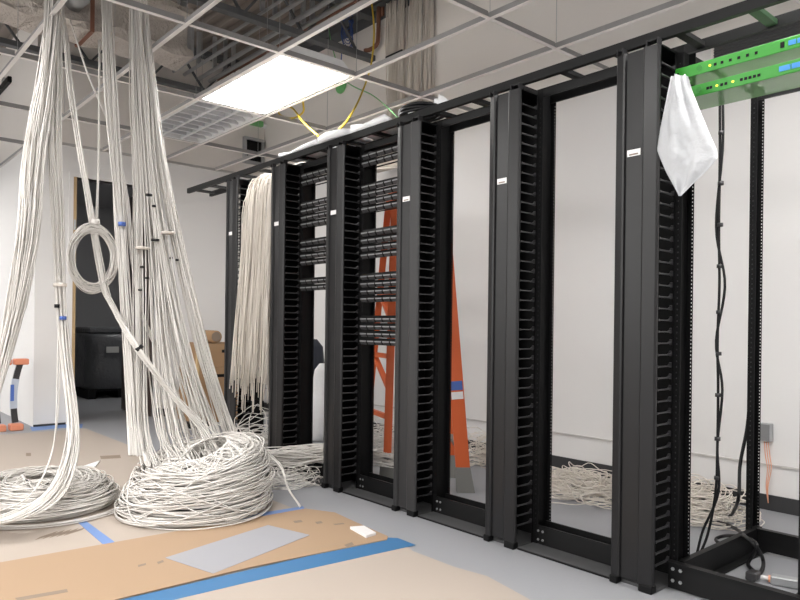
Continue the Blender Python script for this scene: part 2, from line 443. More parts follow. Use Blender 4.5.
bm = MB().prism([(.007*math.cos(a*PI/3), .007*math.sin(a*PI/3)) for a in range(6)], 'y', -.004, 0).mesh('bolt')
for bx in (-h+.02, -h+.05):
    for bz in (.035, .08): link('bolt', bm, 'galv', t, (bx, .118, bz))

# ------------------------------------------------------------------ cable runway on top
RZ = 2.118
t = thing('ladder_runway', 'black ladder-type cable runway lying along the rack tops', 'cable runway', (-2.0, 2.6, RZ))
rx0, rx1 = -5.64+2.0, XE-.6+2.0
rl = MB().box(rx0, -.012, 0, rx1, .012, .04).mesh('side_rail')
link('side_rail', rl, 'rail', t, (0, -.115, 0)); link('side_rail', rl, 'rail', t, (0, .09, 0))
rg = MB().box(-.018, -.103, .008, .018, .078, .026).mesh('rung')
rgg = MB().box(-.018, -.103, .008, .018, .078, .026).mesh('rung')
for k in range(23):
    x = rx0+.10+k*.2667
    g = abs(x-2.0+1.02) < .13
    link('rung', rgg if g else rg, 'greenrung' if g else 'rail', t, (x, 0, 0))
# bracket arms under the left end
part('end_bracket', MB().box(rx0+.36, .078, -.045, rx0+.62, .102, -.002), 'rail', t)

# ------------------------------------------------------------------ patch panels in bays 3 and 4
def panel_proto():
    t = thing('patch_panel', 'x', 'patch panel', (0, 0, 0))
    hw = .241
    part('face_plate', MB().prism([(0, .0015), (-.004, .0015), (-.016, .018), (-.016, .026), (-.004, .0425), (0, .0425)], 'x', -hw+.03, hw-.03).box(-hw, -.003, .001, -hw+.03, 0, .043).box(hw-.03, -.003, .001, hw, 0, .043), 'black', t)
    lb = MB().box(-.029, -.0185, .018, .029, -.0165, .0265).mesh('label_strip')
    pb = MB().prism([(-.004, .003), (-.013, .016), (-.016, .0155), (-.007, .002)], 'x', -.028, .028).mesh('jack_block')
    for k in range(6):
        x = -.178+k*.0712
        link('label_strip', lb, 'panel_gray', t, (x, 0, 0)); link('jack_block', pb, 'black_plastic', t, (x, 0, 0))
    part('rear_bar', MB().box(-hw+.01, .09, .018, hw-.01, .096, .024).box(-hw+.01, .0, .018, -hw+.016, .09, .024).box(hw-.016, .0, .018, hw-.01, .09, .024), 'black', t)
    return t
pp = panel_proto(); first = True
ordn = ['topmost', 'second', 'third', 'fourth', 'fifth', 'sixth', 'seventh', 'eighth', 'ninth', 'tenth', 'eleventh', 'twelfth', 'thirteenth', 'fourteenth', 'fifteenth', 'sixteenth', 'seventeenth', 'lowest']
def place_panels(bay, groups, where, grp):
    global first
    zs = []
    for top, nrow in groups: zs += [top-.0445*(k+1) for k in range(nrow)]
    for q, z in enumerate(zs):
        o = pp if first else copy_tree(pp); first = False
        o.location = (MX1-MP*(bay-1)-RW/2, MY+.133, z)
        o['label'] = '%s black patch panel from the top, in the rack %s' % (ordn[q] if q < len(zs)-1 else 'lowest', where)
        if q in (0, len(zs)-1): o['label'] = '%s black patch panel in the rack %s' % ('topmost' if q == 0 else 'lowest', where)
        o['group'] = grp
place_panels(3, [(2.045, 2), (1.858, 4), (1.580, 4), (1.318, 4), (1.064, 4)], 'with the orange ladder behind', 'patch panels in the middle rack')
place_panels(4, [(2.03, 2), (1.835, 4), (1.578, 4), (1.318, 2)], 'next to the hanging white cables', 'patch panels in the farther rack')

# ------------------------------------------------------------------ green appliances
def appliance(z, label, blue):
    t = thing('network_appliance', label, 'appliance', (MX1+MW+RW/2, MY+.13, z), 0, 'green rack appliances')
    hw = .241
    part('front_panel', MB().bbox(-hw, -.006, 0, hw, 0, .0435, .0015), 'green_face', t)
    part('chassis', MB().box(-hw+.02, .0005, .001, hw-.02, .17, .0425), 'green_body', t)
    for sx in (-1, 1): part('mounting_screw', MB().prism([(sx*.228+.004*math.cos(a*PI/4), .022+.004*math.sin(a*PI/4)) for a in range(8)], 'y', -.008, -.006), 'black', t)
    led = MB().prism([(.0045*math.cos(a*PI/4), .0045*math.sin(a*PI/4)) for a in range(8)], 'y', -.0085, -.006).mesh('indicator_light')
    pt = MB().box(-.005, -.008, -.005, .005, -.006, .005).mesh('port')
    lm = MB().prism([(.011*math.cos(a*PI/6), .011*math.sin(a*PI/6)) for a in range(12)], 'y', -.0075, -.006).mesh('round_emblem')
    link('round_emblem', lm, 'emblem', t, (-.145, 0, .023))
    for x in ((-.105,) if not blue else (-.078, -.02)): link('indicator_light', led, 'yellow_led', t, (x, 0, .021))
    for x in ((-.085, -.06, -.03, .0, .03, .06) if not blue else (-.112, -.10, -.06, -.045, .01, .025, .04, .055, .07)): link('port', pt, 'black', t, (x, 0, .02))
    if blue:
        bb = MB().box(-.018, -.009, -.009, .018, -.006, .009).mesh('blue_port_block')
        for x in (.155, .195): link('blue_port_block', bb, 'blue_port', t, (x, 0, .022))
    else:
        bb = MB().box(-.012, -.009, -.008, .012, -.006, .008).mesh('blue_port_block')
        for x in (.178, .206): link('blue_port_block', bb, 'blue_port', t, (x, 0, .022))
        part('power_switch', MB().box(.14, -.009, .012, .152, -.006, .032), 'black', t)
    return t
appliance(1.970, 'upper slim green rack appliance in the right-hand rack', False)
appliance(1.888, 'lower slim green rack appliance with a row of blue ports', True)

# ------------------------------------------------------------------ strands
def strands(mb, ctrl, spread, n, r=.0037, seg=26, jit=.35, sides=5, wob=0):
    for _ in range(n):
        a = random.uniform(0, 2*PI); q = math.sqrt(random.random()); dx, dy = math.cos(a)*q, math.sin(a)*q
        P = []
        for c, s in zip(ctrl, spread):
            ox = dx+random.uniform(-jit, jit); oy = dy+random.uniform(-jit, jit)
            P.append(Vector(c)+Vector((ox*s, oy*s, random.uniform(-1, 1)*wob)))
        Q = catmull(P, seg)
        for p in Q:
            if p.z < r: p.z = r
        mb.tube(Q, r, sides)
    return mb
def coil(mb, c, R0, R1, h0, h1, phi, n, r=.0037, zmin=.004, seg=56, taper=.10, shift=(0, 0)):
    # a wound heap of cable: loops between radii R0 and R1, height h0 on one side and h1 towards phi
    for _ in range(n):
        q = random.random(); e = random.random()
        bul = 1+.06*math.sin(PI*q)-taper*q
        R = lerp(R0, R1, e**.6)*bul; p1, p2, p3 = (random.uniform(0, 6.28) for _ in range(3))
        cx, cy = random.gauss(0, .012), random.gauss(0, .012); k1 = random.uniform(.005, .035); k2 = random.uniform(.0, .025); tl = random.uniform(-.02, .02)
        pts = []
        for i in range(seg):
            t = 2*PI*i/seg; hh = lerp(h0, h1, .5+.5*math.cos(t-phi)); RR = R*(1+k1*math.sin(2*t+p1)+k2*math.sin(3*t+p2)+.008*math.sin(7*t+p3))
            z = max(zmin, zmin+q*hh+tl*math.sin(t+p3)+.012*math.sin(4*t+p2)*q)
            pts.append((c[0]+cx+shift[0]*q+RR*math.cos(t), c[1]+cy+shift[1]*q+RR*math.sin(t), c[2]+z))
        mb.tube(pts, r, 5, True)
    return mb
def tangle(mb, c, rx, ry, h, n, r=.003, lr=(.08, .24)):
    for _ in range(n):
        a = random.uniform(0, 6.28); q = random.random()**.6; cx = c[0]+rx*q*math.cos(a)*.6; cy = c[1]+ry*q*math.sin(a)*.6
        R = random.uniform(*lr); ph = random.uniform(0, 6.28); hh = h*(1-q*.6)*random.random(); tz = random.uniform(0, .5)*hh; e = random.uniform(.5, 1)
        k = random.uniform(0, .15); p2 = random.uniform(0, 6.28); pts = []
        for i in range(34):
            t = 2*PI*i/34; x = R*math.cos(t)*(1+k*math.sin(3*t+p2)); y = R*e*math.sin(t)*(1+k*math.sin(2*t+p2))
            pts.append((cx+x*math.cos(ph)-y*math.sin(ph), cy+x*math.sin(ph)+y*math.cos(ph), c[2]+max(r, hh+tz*math.sin(t+p2)+.01*math.sin(5*t))))
        mb.tube(pts, r, 5, True)
    return mb
def bundle(name, label, cat, mb, m='cable', group=None, kind='stuff'):
    xs = [v[0] for v in mb.v]; ys = [v[1] for v in mb.v]; zs = [v[2] for v in mb.v]
    b = ((min(xs)+max(xs))/2, (min(ys)+max(ys))/2, min(zs))
    t = thing(name, label, cat, b, 0, group)
    mb.v = [(v[0]-b[0], v[1]-b[1], v[2]-b[2]) for v in mb.v]
    o = part('strand_mass', mb, m, t, True); o['kind'] = 'stuff'
    return t
def band(t, p, r, m, axis=(0, 0, 1), hgt=.02, name='tie_band'):
    p = Vector(p)-t.location; d = Vector(axis).normalized()*hgt/2
    part(name, MB().tube([p-d, p+d], r, 10), m, t, True)
def top_to_deck(first, lean=.0):                      # cable comes down from the deck
    f = Vector(first); return [Vector((f.x-.1+lean, f.y+.05, ZD-.002)), Vector((f.x-.03, f.y+.02, 3.4))]
def path(pts):                                         # list of (px, py, plane, value)
    return [at(a, b, **{c: d}) for a, b, c, d in pts]

# big bundle left, leaving the frame
p = path([(53, 0, 'X', -4.2), (49, 60, 'X', -4.2), (40, 115, 'X', -4.2), (33, 160, 'X', -4.2), (28, 225, 'X', -4.2), (18, 295, 'X', -4.2), (5, 350, 'X', -4.2), (-14, 420, 'X', -4.18), (-26, 462, 'X', -4.12), (-32, 500, 'Z', .14), (-55, 520, 'Z', .05)])
p = top_to_deck(p[0])+p
mb = strands(MB(), p, [.05, .05, .042, .045, .058, .062, .062, .05, .04, .035, .035, .06, .08], 64, jit=.22)
bundle('cable_bundle', 'thick white cable bundle slanting out of the left edge', 'cables', mb, group='hanging cable bundles')
# bundle left that falls to the left coil
p = path([(56, 0, 'X', -4.22), (55, 60, 'X', -4.22), (55, 150, 'X', -4.22), (58, 220, 'X', -4.22), (61, 290, 'X', -4.2), (66, 360, 'X', -4.12), (73, 415, 'X', -4.0), (71, 455, 'X', -3.85), (55, 492, 'Z', .16), (20, 515, 'Z', .11), (-30, 525, 'Z', .05)])
p = top_to_deck(p[0])+p
mb = strands(MB(), p, [.05, .04, .032, .032, .032, .03, .026, .026, .028, .034, .05, .07, .07], 34, jit=.25, seg=40)
q = path([(58, 0, 'X', -4.25), (58, 250, 'X', -4.25), (58, 380, 'X', -4.1), (52, 450, 'X', -3.95), (30, 495, 'Z', .15), (-10, 515, 'Z', .08)])
strands(mb, q, [.02, .02, .02, .02, .02, .02], 2, seg=30)
t = bundle('cable_bundle', 'white cable bundle falling in front of the corner to the left coil', 'cables', mb, group='hanging cable bundles')
band(t, at(60, 285, X=-4.2), .037, 'cable_beige'); band(t, at(57, 306, X=-4.17), .014, 'black_cable'); band(t, at(63, 318, X=-4.15), .018, 'blue_print')
# rope that carries the ring coil and runs across to the right coil
p = path([(61, 0, 'X', -4.3), (66, 40, 'X', -4.3), (71, 90, 'X', -4.3), (80, 150, 'X', -4.3), (93, 222, 'X', -4.28), (104, 285, 'X', -4.25), (112, 305, 'X', -4.2), (137, 347, 'X', -3.92), (175, 397, 'X', -3.82), (203, 428, 'X', -3.72), (215, 450, 'X', -3.6)])
p = top_to_deck(p[0])+p
mb = strands(MB(), p, [.02, .02, .016, .016, .016, .016, .017, .018, .018, .018, .02, .03, .05], 14, jit=.3, seg=44)
q = path([(70, 20, 'X', -4.35), (88, 75, 'X', -4.35), (104, 112, 'X', -4.3), (112, 140, 'X', -4.2)]); strands(mb, q, [.006]*4, 2)
q = path([(100, 40, 'X', -4.3), (99, 150, 'X', -4.3), (97, 222, 'X', -4.3)]); strands(mb, q, [.008]*3, 4)
t = bundle('cable_bundle', 'thin rope of cables crossing the ring coil and doorway', 'cables', mb, group='hanging cable bundles')
band(t, at(139, 348, X=-3.92), .026, 'black_cable', (.1, .5, -.7)); band(t, at(96, 222, X=-4.27), .022, 'cable', (0, .15, -.9), .03)
# ring coil
mb = MB(); c = at(93, 257, X=-4.27)
for _ in range(34):
    ra, rb = random.uniform(.105, .145), random.uniform(.155, .205); px = random.uniform(-.03, .03); k = random.uniform(0, .03); ph = random.uniform(0, 6.28); sag = random.random()**3*.03
    mb.tube([c+Vector((px+.01*math.sin(t0*2+ph), ra*math.cos(t0)*(1+k*math.sin(2*t0+ph)), rb*math.sin(t0)*(1+k*math.cos(3*t0+ph))-sag)) for t0 in [2*PI*i/48 for i in range(48)]], .003, 5, True)
bundle('cable_coil', 'ring-shaped coil of white cable hanging before the doorway', 'cable coil', mb)
# middle bundle
p = path([(107, 0, 'X', -4.22), (112, 75, 'X', -4.22), (116, 150, 'X', -4.22), (121, 225, 'X', -4.2), (126, 300, 'X', -4.15), (131, 360, 'X', -4.05), (136, 420, 'X', -3.95), (140, 455, 'X', -3.72)])
p = top_to_deck(p[0])+p
mb = strands(MB(), p, [.03, .03, .026, .026, .028, .03, .03, .03, .03, .03], 24, jit=.28)
q = path([(117, 150, 'X', -4.22), (128, 200, 'X', -4.2), (133, 250, 'X', -4.2), (140, 300, 'X', -4.15), (149, 330, 'X', -4.1), (170, 372, 'X', -4.0), (190, 437, 'X', -3.85)]); strands(mb, q, [.02, .02, .02, .018, .016, .018, .02], 9)
q = path([(104, 0, 'X', -4.2), (107, 100, 'X', -4.2), (118, 220, 'X', -4.2), (122, 300, 'X', -4.15), (128, 400, 'X', -4.05), (131, 455, 'X', -3.75)]); strands(mb, q, [.01]*6, 5)
t = bundle('cable_bundle', 'white cable bundle with blue tape hanging across the doorway', 'cables', mb, group='hanging cable bundles')
band(t, at(122, 224, X=-4.16), .022, 'blue_print', hgt=.022)
# right bundle: three thick falls fanning out to the right coil
p1 = path([(133, 0, 'X', -4.25), (134, 90, 'X', -4.25), (138, 180, 'X', -4.22), (139, 260, 'X', -4.15), (139, 350, 'X', -4.05), (141, 430, 'X', -3.9), (150, 465, 'X', -3.6)])
p2 = path([(139, 0, 'X', -4.25), (146, 90, 'X', -4.25), (152, 180, 'X', -4.22), (162, 250, 'X', -4.15), (182, 350, 'X', -4.0), (206, 430, 'X', -3.85), (215, 455, 'X', -3.6)])
p3 = path([(144, 0, 'X', -4.25), (153, 90, 'X', -4.25), (163, 165, 'X', -4.22), (179, 250, 'X', -4.15), (203, 350, 'X', -4.0), (228, 430, 'X', -3.9), (240, 455, 'X', -3.65)])
p4 = path([(139, 0, 'X', -4.25), (142, 90, 'X', -4.25), (148, 180, 'X', -4.22), (155, 260, 'X', -4.15), (160, 350, 'X', -4.02), (172, 430, 'X', -3.85), (185, 460, 'X', -3.6)])
mb = MB()
strands(mb, top_to_deck(p1[0])+p1, [.04, .035, .02, .024, .03, .035, .035, .04, .05], 22, jit=.25)
strands(mb, top_to_deck(p2[0])+p2, [.04, .04, .03, .035, .04, .05, .06, .08, .08], 40, jit=.25)
strands(mb, top_to_deck(p3[0])+p3, [.04, .04, .025, .03, .035, .045, .055, .06, .07], 44, jit=.25)
strands(mb, top_to_deck(p4[0])+p4, [.04, .04, .03, .032, .036, .045, .07, .10, .10], 30, jit=.3)
t = bundle('cable_bundle', 'widest white cable bundle fanning down onto the right coil', 'cables', mb, group='hanging cable bundles')
for a, b, rr, m in ((149, 195, .02, 'black_cable'), (154, 206, .012, 'black_cable'), (155, 240, .026, 'black_cable'), (142, 267, .012, 'black_cable'), (147, 278, .012, 'black_cable'), (171, 258, .010, 'black_cable'), (177, 260, .010, 'black_cable'), (185, 278, .016, 'black_cable'), (140, 290, .012, 'black_cable'), (143, 248, .042, 'cable_beige'), (168, 233, .04, 'cable_beige')):
    band(t, at(a, b, X=-4.10), rr, m, hgt=.012)
# coils on the floor
SZ = .006
mb = coil(MB(), (-3.5, 1.60, SZ), .17, .405, .225, .345, math.radians(100), 250, taper=.24, shift=(-.02, .07))
for _ in range(60):                                   # slanting turns on the outside
    ph = random.uniform(0, 6.28); ln = random.uniform(1.0, 2.2); z0 = random.uniform(.0, .12); z1 = random.uniform(.15, .25); R = random.uniform(.40, .42)
    if random.random() < .5: z0, z1 = z1, z0
    ZZ = [lerp(z0, z1, .5-.5*math.cos(PI*i/16)) for i in range(17)]
    mb.tube([(-3.5-.07*z+R*(1-.75*z)*math.cos(ph+ln*i/16), 1.6+.24*z+R*(1-.75*z)*math.sin(ph+ln*i/16), SZ+.004+z) for i, z in enumerate(ZZ)], .0037, 5)
for _ in range(50):
    a0 = random.uniform(0, 6.28); a1 = a0+random.uniform(1.2, 2.6); pts = []
    for i in range(13):
        s = i/12; a = lerp(a0, a1, s); R = .31-.2*math.sin(PI*s)
        pts.append((-3.52+R*math.cos(a), 1.67+R*math.sin(a), SZ+.265+.05*math.sin(PI*s)+.05*math.cos(a-1.7)))
    mb.tube(pts, .003, 5)
q = [Vector((-3.42, 1.98, .28)), Vector((-3.33, 2.02, .2)), Vector((-3.25, 2.02, .1)), Vector((-3.16, 2.05, .008))]; strands(mb, q, [.015, .02, .02, .015], 3)
bundle('cable_coil', 'large wound coil of white cable on the floor beside the cardboard', 'cable coil', mb, group='floor cable coils')
mb = coil(MB(), (-4.06, 1.0, SZ), .12, .385, .13, .16, math.radians(190), 150, taper=.25)
for _ in range(50):
    a0 = random.uniform(0, 6.28); a1 = a0+random.uniform(1.6, 2.9); pts = []
    for i in range(13):
        s = i/12; a = lerp(a0, a1, s); R = .30-.2*math.sin(PI*s)
        pts.append((-4.06+R*math.cos(a), 1.0+R*math.sin(a), SZ+random.uniform(.10, .115)+.05*math.sin(PI*s)))
    mb.tube(catmull(pts, 16), .003, 5)
for k in range(7): mb.tube([(-4.0+(.375+.006*k)*math.cos(a), 1.0+(.375+.006*k)*math.sin(a), SZ+.005+.004*(k % 3)) for a in [2*PI*i/50 for i in range(50)]], .003, 5, True)
bundle('cable_coil', 'flatter white cable coil on the floor at the left edge', 'cable coil', mb, group='floor cable coils')
# cables through the racks on the floor
p = [(-3.42, 2.95, .13), (-3.66, 2.68, .15), (-3.88, 2.46, .13), (-4.15, 2.28, .10), (-4.45, 2.22, .05)]
mb = strands(MB(), p, [.11, .09, .08, .09, .13], 90, jit=.4, wob=.06)
for x in (-3.75,): tangle(mb, (x, 2.36, 0), .22, .14, .12, 24, lr=(.1, .25))
bundle('cable_heap', 'white cables running along the floor into the second farthest bays', 'cables', mb, group='loose cables on the floor')
# hanging curtain in bay 5
mb = MB()
for k in range(150):
    x = random.uniform(-4.62, -4.18); y = 2.47+random.uniform(-.04, .03); zt = 2.0+random.uniform(-.04, .04)-(.08 if x < -4.57 else 0); zb = random.choice((random.uniform(.5, .62), random.uniform(.6, .95)))
    if k % 6 == 0: zb = random.uniform(.35, .5)
    xb = x+(x+4.3)*.14+random.uniform(-.03, .03)
    strands(mb, [(x*.6-4.4*.4, 2.60, 2.085), (x, y+.03, zt), (x+random.uniform(-.02, .02), y, lerp(zt, zb, .3)), (lerp(x, xb, .7), y-.025, lerp(zt, zb, .7)), (xb, y-.04, zb)], [.006]*5, 1, seg=16, jit=1)
bundle('cable_bundle', 'curtain of beige-white cable ends hanging inside the far rack', 'cables', mb, 'cable_beige')
mb = tangle(MB(), (-4.40, 2.50, 0), .22, .16, .40, 60, lr=(.09, .19)); tangle(mb, (-4.62, 2.24, 0), .25, .18, .22, 40)
bundle('cable_heap', 'messy loops of white cable below the hanging cable curtain', 'cables', mb, group='loose cables on the floor')
mb = tangle(MB(), (-2.42, 3.62, 0), .5, .3, .12, 110, lr=(.08, .3)); bundle('cable_heap', 'loose beige cable heap behind the nearest two managers', 'cables', mb, 'cable_beige', 'loose cables on the floor')
mb = tangle(MB(), (-1.80, 3.68, 0), .34, .25, .22, 100, lr=(.1, .28)); bundle('cable_heap', 'round heap of beige cable beside the right-hand rear post', 'cables', mb, 'cable_beige', 'loose cables on the floor')
mb = tangle(MB(), (-3.35, 3.78, 0), .22, .18, .3, 40, lr=(.07, .2)); bundle('cable_heap', 'small cable heap at the wall behind the orange ladder', 'cables', mb, 'cable_beige', 'loose cables on the floor')
mb = tangle(MB(), (-4.25, 3.6, 0), .4, .3, .25, 60, lr=(.07, .25)); bundle('cable_heap', 'cable heap on the floor behind the patch panel racks', 'cables', mb, 'cable', 'loose cables on the floor')

# black power cables in the four-post rack
mb = MB()
for dx in (0, .012):
    P = [(-1.34+dx, 3.0, 2.10), (-1.335+dx, 3.0, 1.8), (-1.335-dx, 3.0, 1.45), (-1.33+2*dx, 3.0, 1.2), (-1.335-dx*.5, 3.0, .95), (-1.33+dx*1.5, 3.0, .75), (-1.33, 3.0, .5), (-1.335+dx, 3.0, .3), (-1.36-dx*2, 2.99, .12), (-1.39-dx, 2.97, .01)]
    mb.tube(catmull(P, 60), .006, 6)
t = thing('power_cable', 'black power cable hanging straight down inside the right rack', 'cable', (-1.335, 3.0, 0))
mb.v = [(a+1.335, b-3.0, c) for a, b, c in mb.v]; part('cord', mb, 'black_cable', t, True)
for z in (2.0, 1.86, 1.64, 1.46, 1.28, 1.08, .9, .72, .53, .36):
    part('cable_tie', MB().tube([(.005, 0, z-.008), (.005, 0, z+.008)], .013, 8), 'black_plastic', t, True)
t = thing('power_cable', 'black power cord looped over the base of the right rack', 'cable', (-1.25, 3.2, 0))
def loc(P, b): return [Vector(q)-Vector(b) for q in P]
P = path([(750, 395, 'Y', 3.30), (747, 428, 'Y', 3.30), (740, 465, 'Y', 3.28), (738, 500, 'Y', 3.2), (729, 517, 'Z', .03), (716, 521, 'Z', .014), (699, 520, 'Z', .012)])
mbc = MB().tube(catmull(loc(P, t.location), 50), .008, 7)
P = path([(700, 522, 'Z', .012), (722, 523, 'Z', .014), (736, 529, 'Z', .05), (747, 538, 'Z', .118), (757, 548, 'Z', .10), (763, 560, 'Z', .04), (762, 570, 'Z', .014), (756, 578, 'Z', .012)])
mbc.tube(catmull(loc(P, t.location), 50), .008, 7)
P = path([(732, 541, 'Z', .05), (720, 543, 'Z', .03), (716, 539, 'Z', .03), (724, 536, 'Z', .05), (738, 536, 'Z', .09), (750, 539, 'Z', .12), (757, 546, 'Z', .11), (752, 556, 'Z', .05), (748, 564, 'Z', .014), (754, 571, 'Z', .012), (760, 573, 'Z', .012)])
mbc.tube(catmull(loc(P, t.location), 60), .008, 7)
part('cord', mbc, 'black_cable', t, True)
part('plug', MB().bbox(-.02, -.02, 0, .02, .035, .035, .005), 'black_plastic', t, False, at(752, 580, Z=.002)-t.location)
t = thing('connector_box', 'small clear grey connector lying inside the rack base', 'connector', at(785, 586, Z=0), .3)
part('body', MB().bbox(-.05, -.022, .001, .05, .022, .036, .005), 'galv', t); part('nozzle', MB().tube([(-.05, 0, .018), (-.085, 0, .018)], .009, 8), 'label_white', t, True); part('collar', MB().tube([(-.058, 0, .018), (-.05, 0, .018)], .014, 8), 'copper', t)

# ------------------------------------------------------------------ plastic bag hanging beside the first manager
t = thing('plastic_bag', 'white plastic bag hanging from the top of the nearest manager', 'bag', at(682, 195, Y=2.40))
outl = [(76, 671, 688), (90, 668, 692), (110, 664, 700), (130, 660, 708), (150, 657, 717), (158, 660, 718), (172, 666, 706), (185, 673, 692), (196, 679, 681)]
vs = []; fs = []; nu, nvr = 15, 40
def ol(v):
    yy = 76+v*120
    for (y0, a0, b0), (y1, a1, b1) in zip(outl, outl[1:]):
        if y0 <= yy <= y1+1e-6: s = (yy-y0)/(y1-y0); return yy, lerp(a0, a1, s), lerp(b0, b1, s)
for side in (0, 1):
    for j in range(nvr+1):
        yy, a, b = ol(j/nvr)
        for i in range(nu+1):
            s = i/nu; base = at(lerp(a, b, s), yy, Y=2.425); v = j/nvr
            puff = math.sin(PI*s)*math.sin(PI*min(1, v*.9+.1))*.030
            fold = .016*math.sin(9*s+4*v)*math.sin(PI*s)*(1-.5*v)+.012*math.sin(23*s-7*v)*(1-v)*math.sin(PI*s)+.01*math.sin(6*v*PI-5*s)*math.sin(PI*s)*v
            base.y += (-puff+fold) if side == 0 else (puff*.6+fold*.4)
            vs.append(base-t.location)
nrow = nu+1; half = (nvr+1)*nrow
for side in (0, 1):
    for j in range(nvr):
        for i in range(nu):
            q = side*half+j*nrow+i; fs.append((q, q+1, q+nrow+1, q+nrow))
for j in range(nvr):
    fs.append((j*nrow, (j+1)*nrow, half+(j+1)*nrow, half+j*nrow)); fs.append((j*nrow+nu, (j+1)*nrow+nu, half+(j+1)*nrow+nu, half+j*nrow+nu))
part('film', MB().add(vs, fs), 'bag', t, True)
hk = at(679, 77, Y=2.425)-t.location
part('hanging_loop', MB().tube([hk+Vector((-.01, .0, -.01)), hk+Vector((-.008, .02, .01)), hk+Vector((-.02, .125, .02)), hk+Vector((.012, .02, .01)), hk+Vector((.012, 0, -.01))], .003, 6), 'bag', t, True)

# ------------------------------------------------------------------ packing and coil on top of the runway
def foam(pts, z, th, label):
    cx = sum(p[0] for p in pts)/len(pts); cy = sum(p[1] for p in pts)/len(pts)
    m = MB(); n = len(pts); N = 5; vs = []
    for lay in range(2):
        for r in range(N+1):
            for i in range(n*3):
                a, b = pts[i//3], pts[(i//3+1) % n]; s = (i % 3)/3; x = lerp(a[0], b[0], s); y = lerp(a[1], b[1], s)
                f = r/N; wv = .012*math.sin(9*x+3*i)*f
                vs.append((lerp(cx, x, f)-cx, lerp(cy, y, f)-cy, (th if lay else 0)*(1-.3*f*f)+wv*(1 if lay else .3)+.012))
    k = n*3; fs = []
    for lay in range(2):
        for r in range(N):
            for i in range(k): o = lay*(N+1)*k; fs.append((o+r*k+i, o+r*k+(i+1) % k, o+(r+1)*k+(i+1) % k, o+(r+1)*k+i))
    for i in range(k): a = N*k; b = (N+1)*k+N*k; fs.append((a+i, a+(i+1) % k, b+(i+1) % k, b+i))
    o = part('packing_foam', m.add(vs, fs), 'foam', None, True, (cx, cy, z)); tag(o, label, 'packing', 'white packing sheets on the runway')
foam([(-3.32, 2.48), (-3.0, 2.48), (-3.02, 2.70), (-3.34, 2.72)], RZ+.034, .05, 'white packing sheet on the runway nearest the black coil')
foam([(-3.64, 2.46), (-3.37, 2.46), (-3.38, 2.70), (-3.62, 2.72)], RZ+.034, .06, 'white packing sheet on the runway in the middle of three')
foam([(-4.15, 2.48), (-3.68, 2.47), (-3.70, 2.71), (-4.12, 2.72)], RZ+.034, .03, 'flat white packing sheet at the far end of the runway')
t = thing('cable_spool', 'black cable coil with crumpled white film on the runway', 'cable coil', (-2.78, 2.57, RZ+.042))
mb = MB()
for k in range(12):
    R = .10+.006*(k % 4); mb.tube([(R*math.cos(a)*1.1, R*math.sin(a), .008+.014*(k//4)+.003*math.sin(3*a+k)) for a in [2*PI*i/30 for i in range(30)]], .007, 6, True)
o = part('coiled_cord', mb, 'black_cable', t, True)
for sx, sy in ((-.14, .0), (.13, .02)):
    m = MB(); vs = []; 
    for j in range(7):
        for i in range(10):
            th = PI*j/6; ph = 2*PI*i/10; rr = .045*(1+.3*math.sin(5*ph+3*th)*math.sin(th)+.2*math.cos(4*th+ph*2))
            vs.append((sx+rr*math.sin(th)*math.cos(ph)*.8, sy+rr*math.sin(th)*math.sin(ph), .04+rr*math.cos(th)))
    m.add(vs, [(j*10+i, j*10+(i+1) % 10, (j+1)*10+(i+1) % 10, (j+1)*10+i) for j in range(6) for i in range(10)]); part('crumpled_film', m, 'foam', t)

# ------------------------------------------------------------------ orange step ladder behind the racks
ea, eb = Vector((math.cos(YAW), math.sin(YAW), 0)), Vector((-math.sin(YAW), math.cos(YAW), 0))   # the ladder stands turned to the row
lb = ea*.15+eb*4.4
t = thing('step_ladder', 'orange fibreglass step ladder standing behind the racks', 'ladder', lb)
def L(a, b, z): return ea*a+eb*b+Vector((0, 0, z))-lb
TZ = 1.84
RN, RNt, RF, RFt = (.405, 4.15), (.245, 4.25), (.392, 4.55), (.25, 4.48)
LN, LNt, LF, LFt = (-.075, 4.50), (-.042, 4.50), (-.25, 4.92), (-.09, 4.74)
def on(p, q, z): s = z/TZ; return lerp(p[0], q[0], s), lerp(p[1], q[1], s)
for p, q, wd in ((RN, RNt, .085), (RF, RFt, .085), (LN, LNt, .052), (LF, LFt, .045)):
    part('rail', MB().beam(L(*on(p, q, .07), .07), L(*q, TZ), wd, .028, eb), 'orange', t)
    f0 = L(*p, 0); f1 = L(*on(p, q, .15), .15); fm = MB()
    fm.add([f0+ea*a+eb*b for a in (-.05, .06) for b in (-.025, .025)]+[f1+ea*a+eb*b for a in (-.044, .044) for b in (-.018, .018)], [(0, 1, 3, 2), (4, 6, 7, 5), (0, 4, 5, 1), (2, 3, 7, 6), (0, 2, 6, 4), (1, 5, 7, 3)])
    part('foot', fm, 'foot_gray', t)
for k in range(1, 7):
    z = k*.28; part('step', MB().beam(L(*on(RN, RNt, z), z), L(*on(RF, RFt, z), z), .08, .022), 'foot_gray', t)
for k in range(1, 5):
    z = k*.40; part('rear_brace', MB().beam(L(*on(LN, LNt, z), z), L(*on(LF, LFt, z), z), .03, .03), 'orange', t)
part('diagonal_brace', MB().beam(L(*on(LF, LFt, .80), .80), L(*on(LN, LNt, .58), .58), .035, .02), 'orange', t)
part('diagonal_brace', MB().beam(L(*on(LF, LFt, 1.25), 1.25), L(*on(LN, LNt, 1.05), 1.05), .05, .02), 'orange', t)
part('spreader', MB().beam(L(*on(RN, RNt, 1.3), 1.3), L(*on(LN, LNt, 1.3), 1.3), .02, .006), 'galv', t)
tc = MB(); c0 = [L(a, b, TZ-.02) for a, b in ((-.06, 4.45), (.30, 4.20), (.30, 4.54), (-.11, 4.79))]
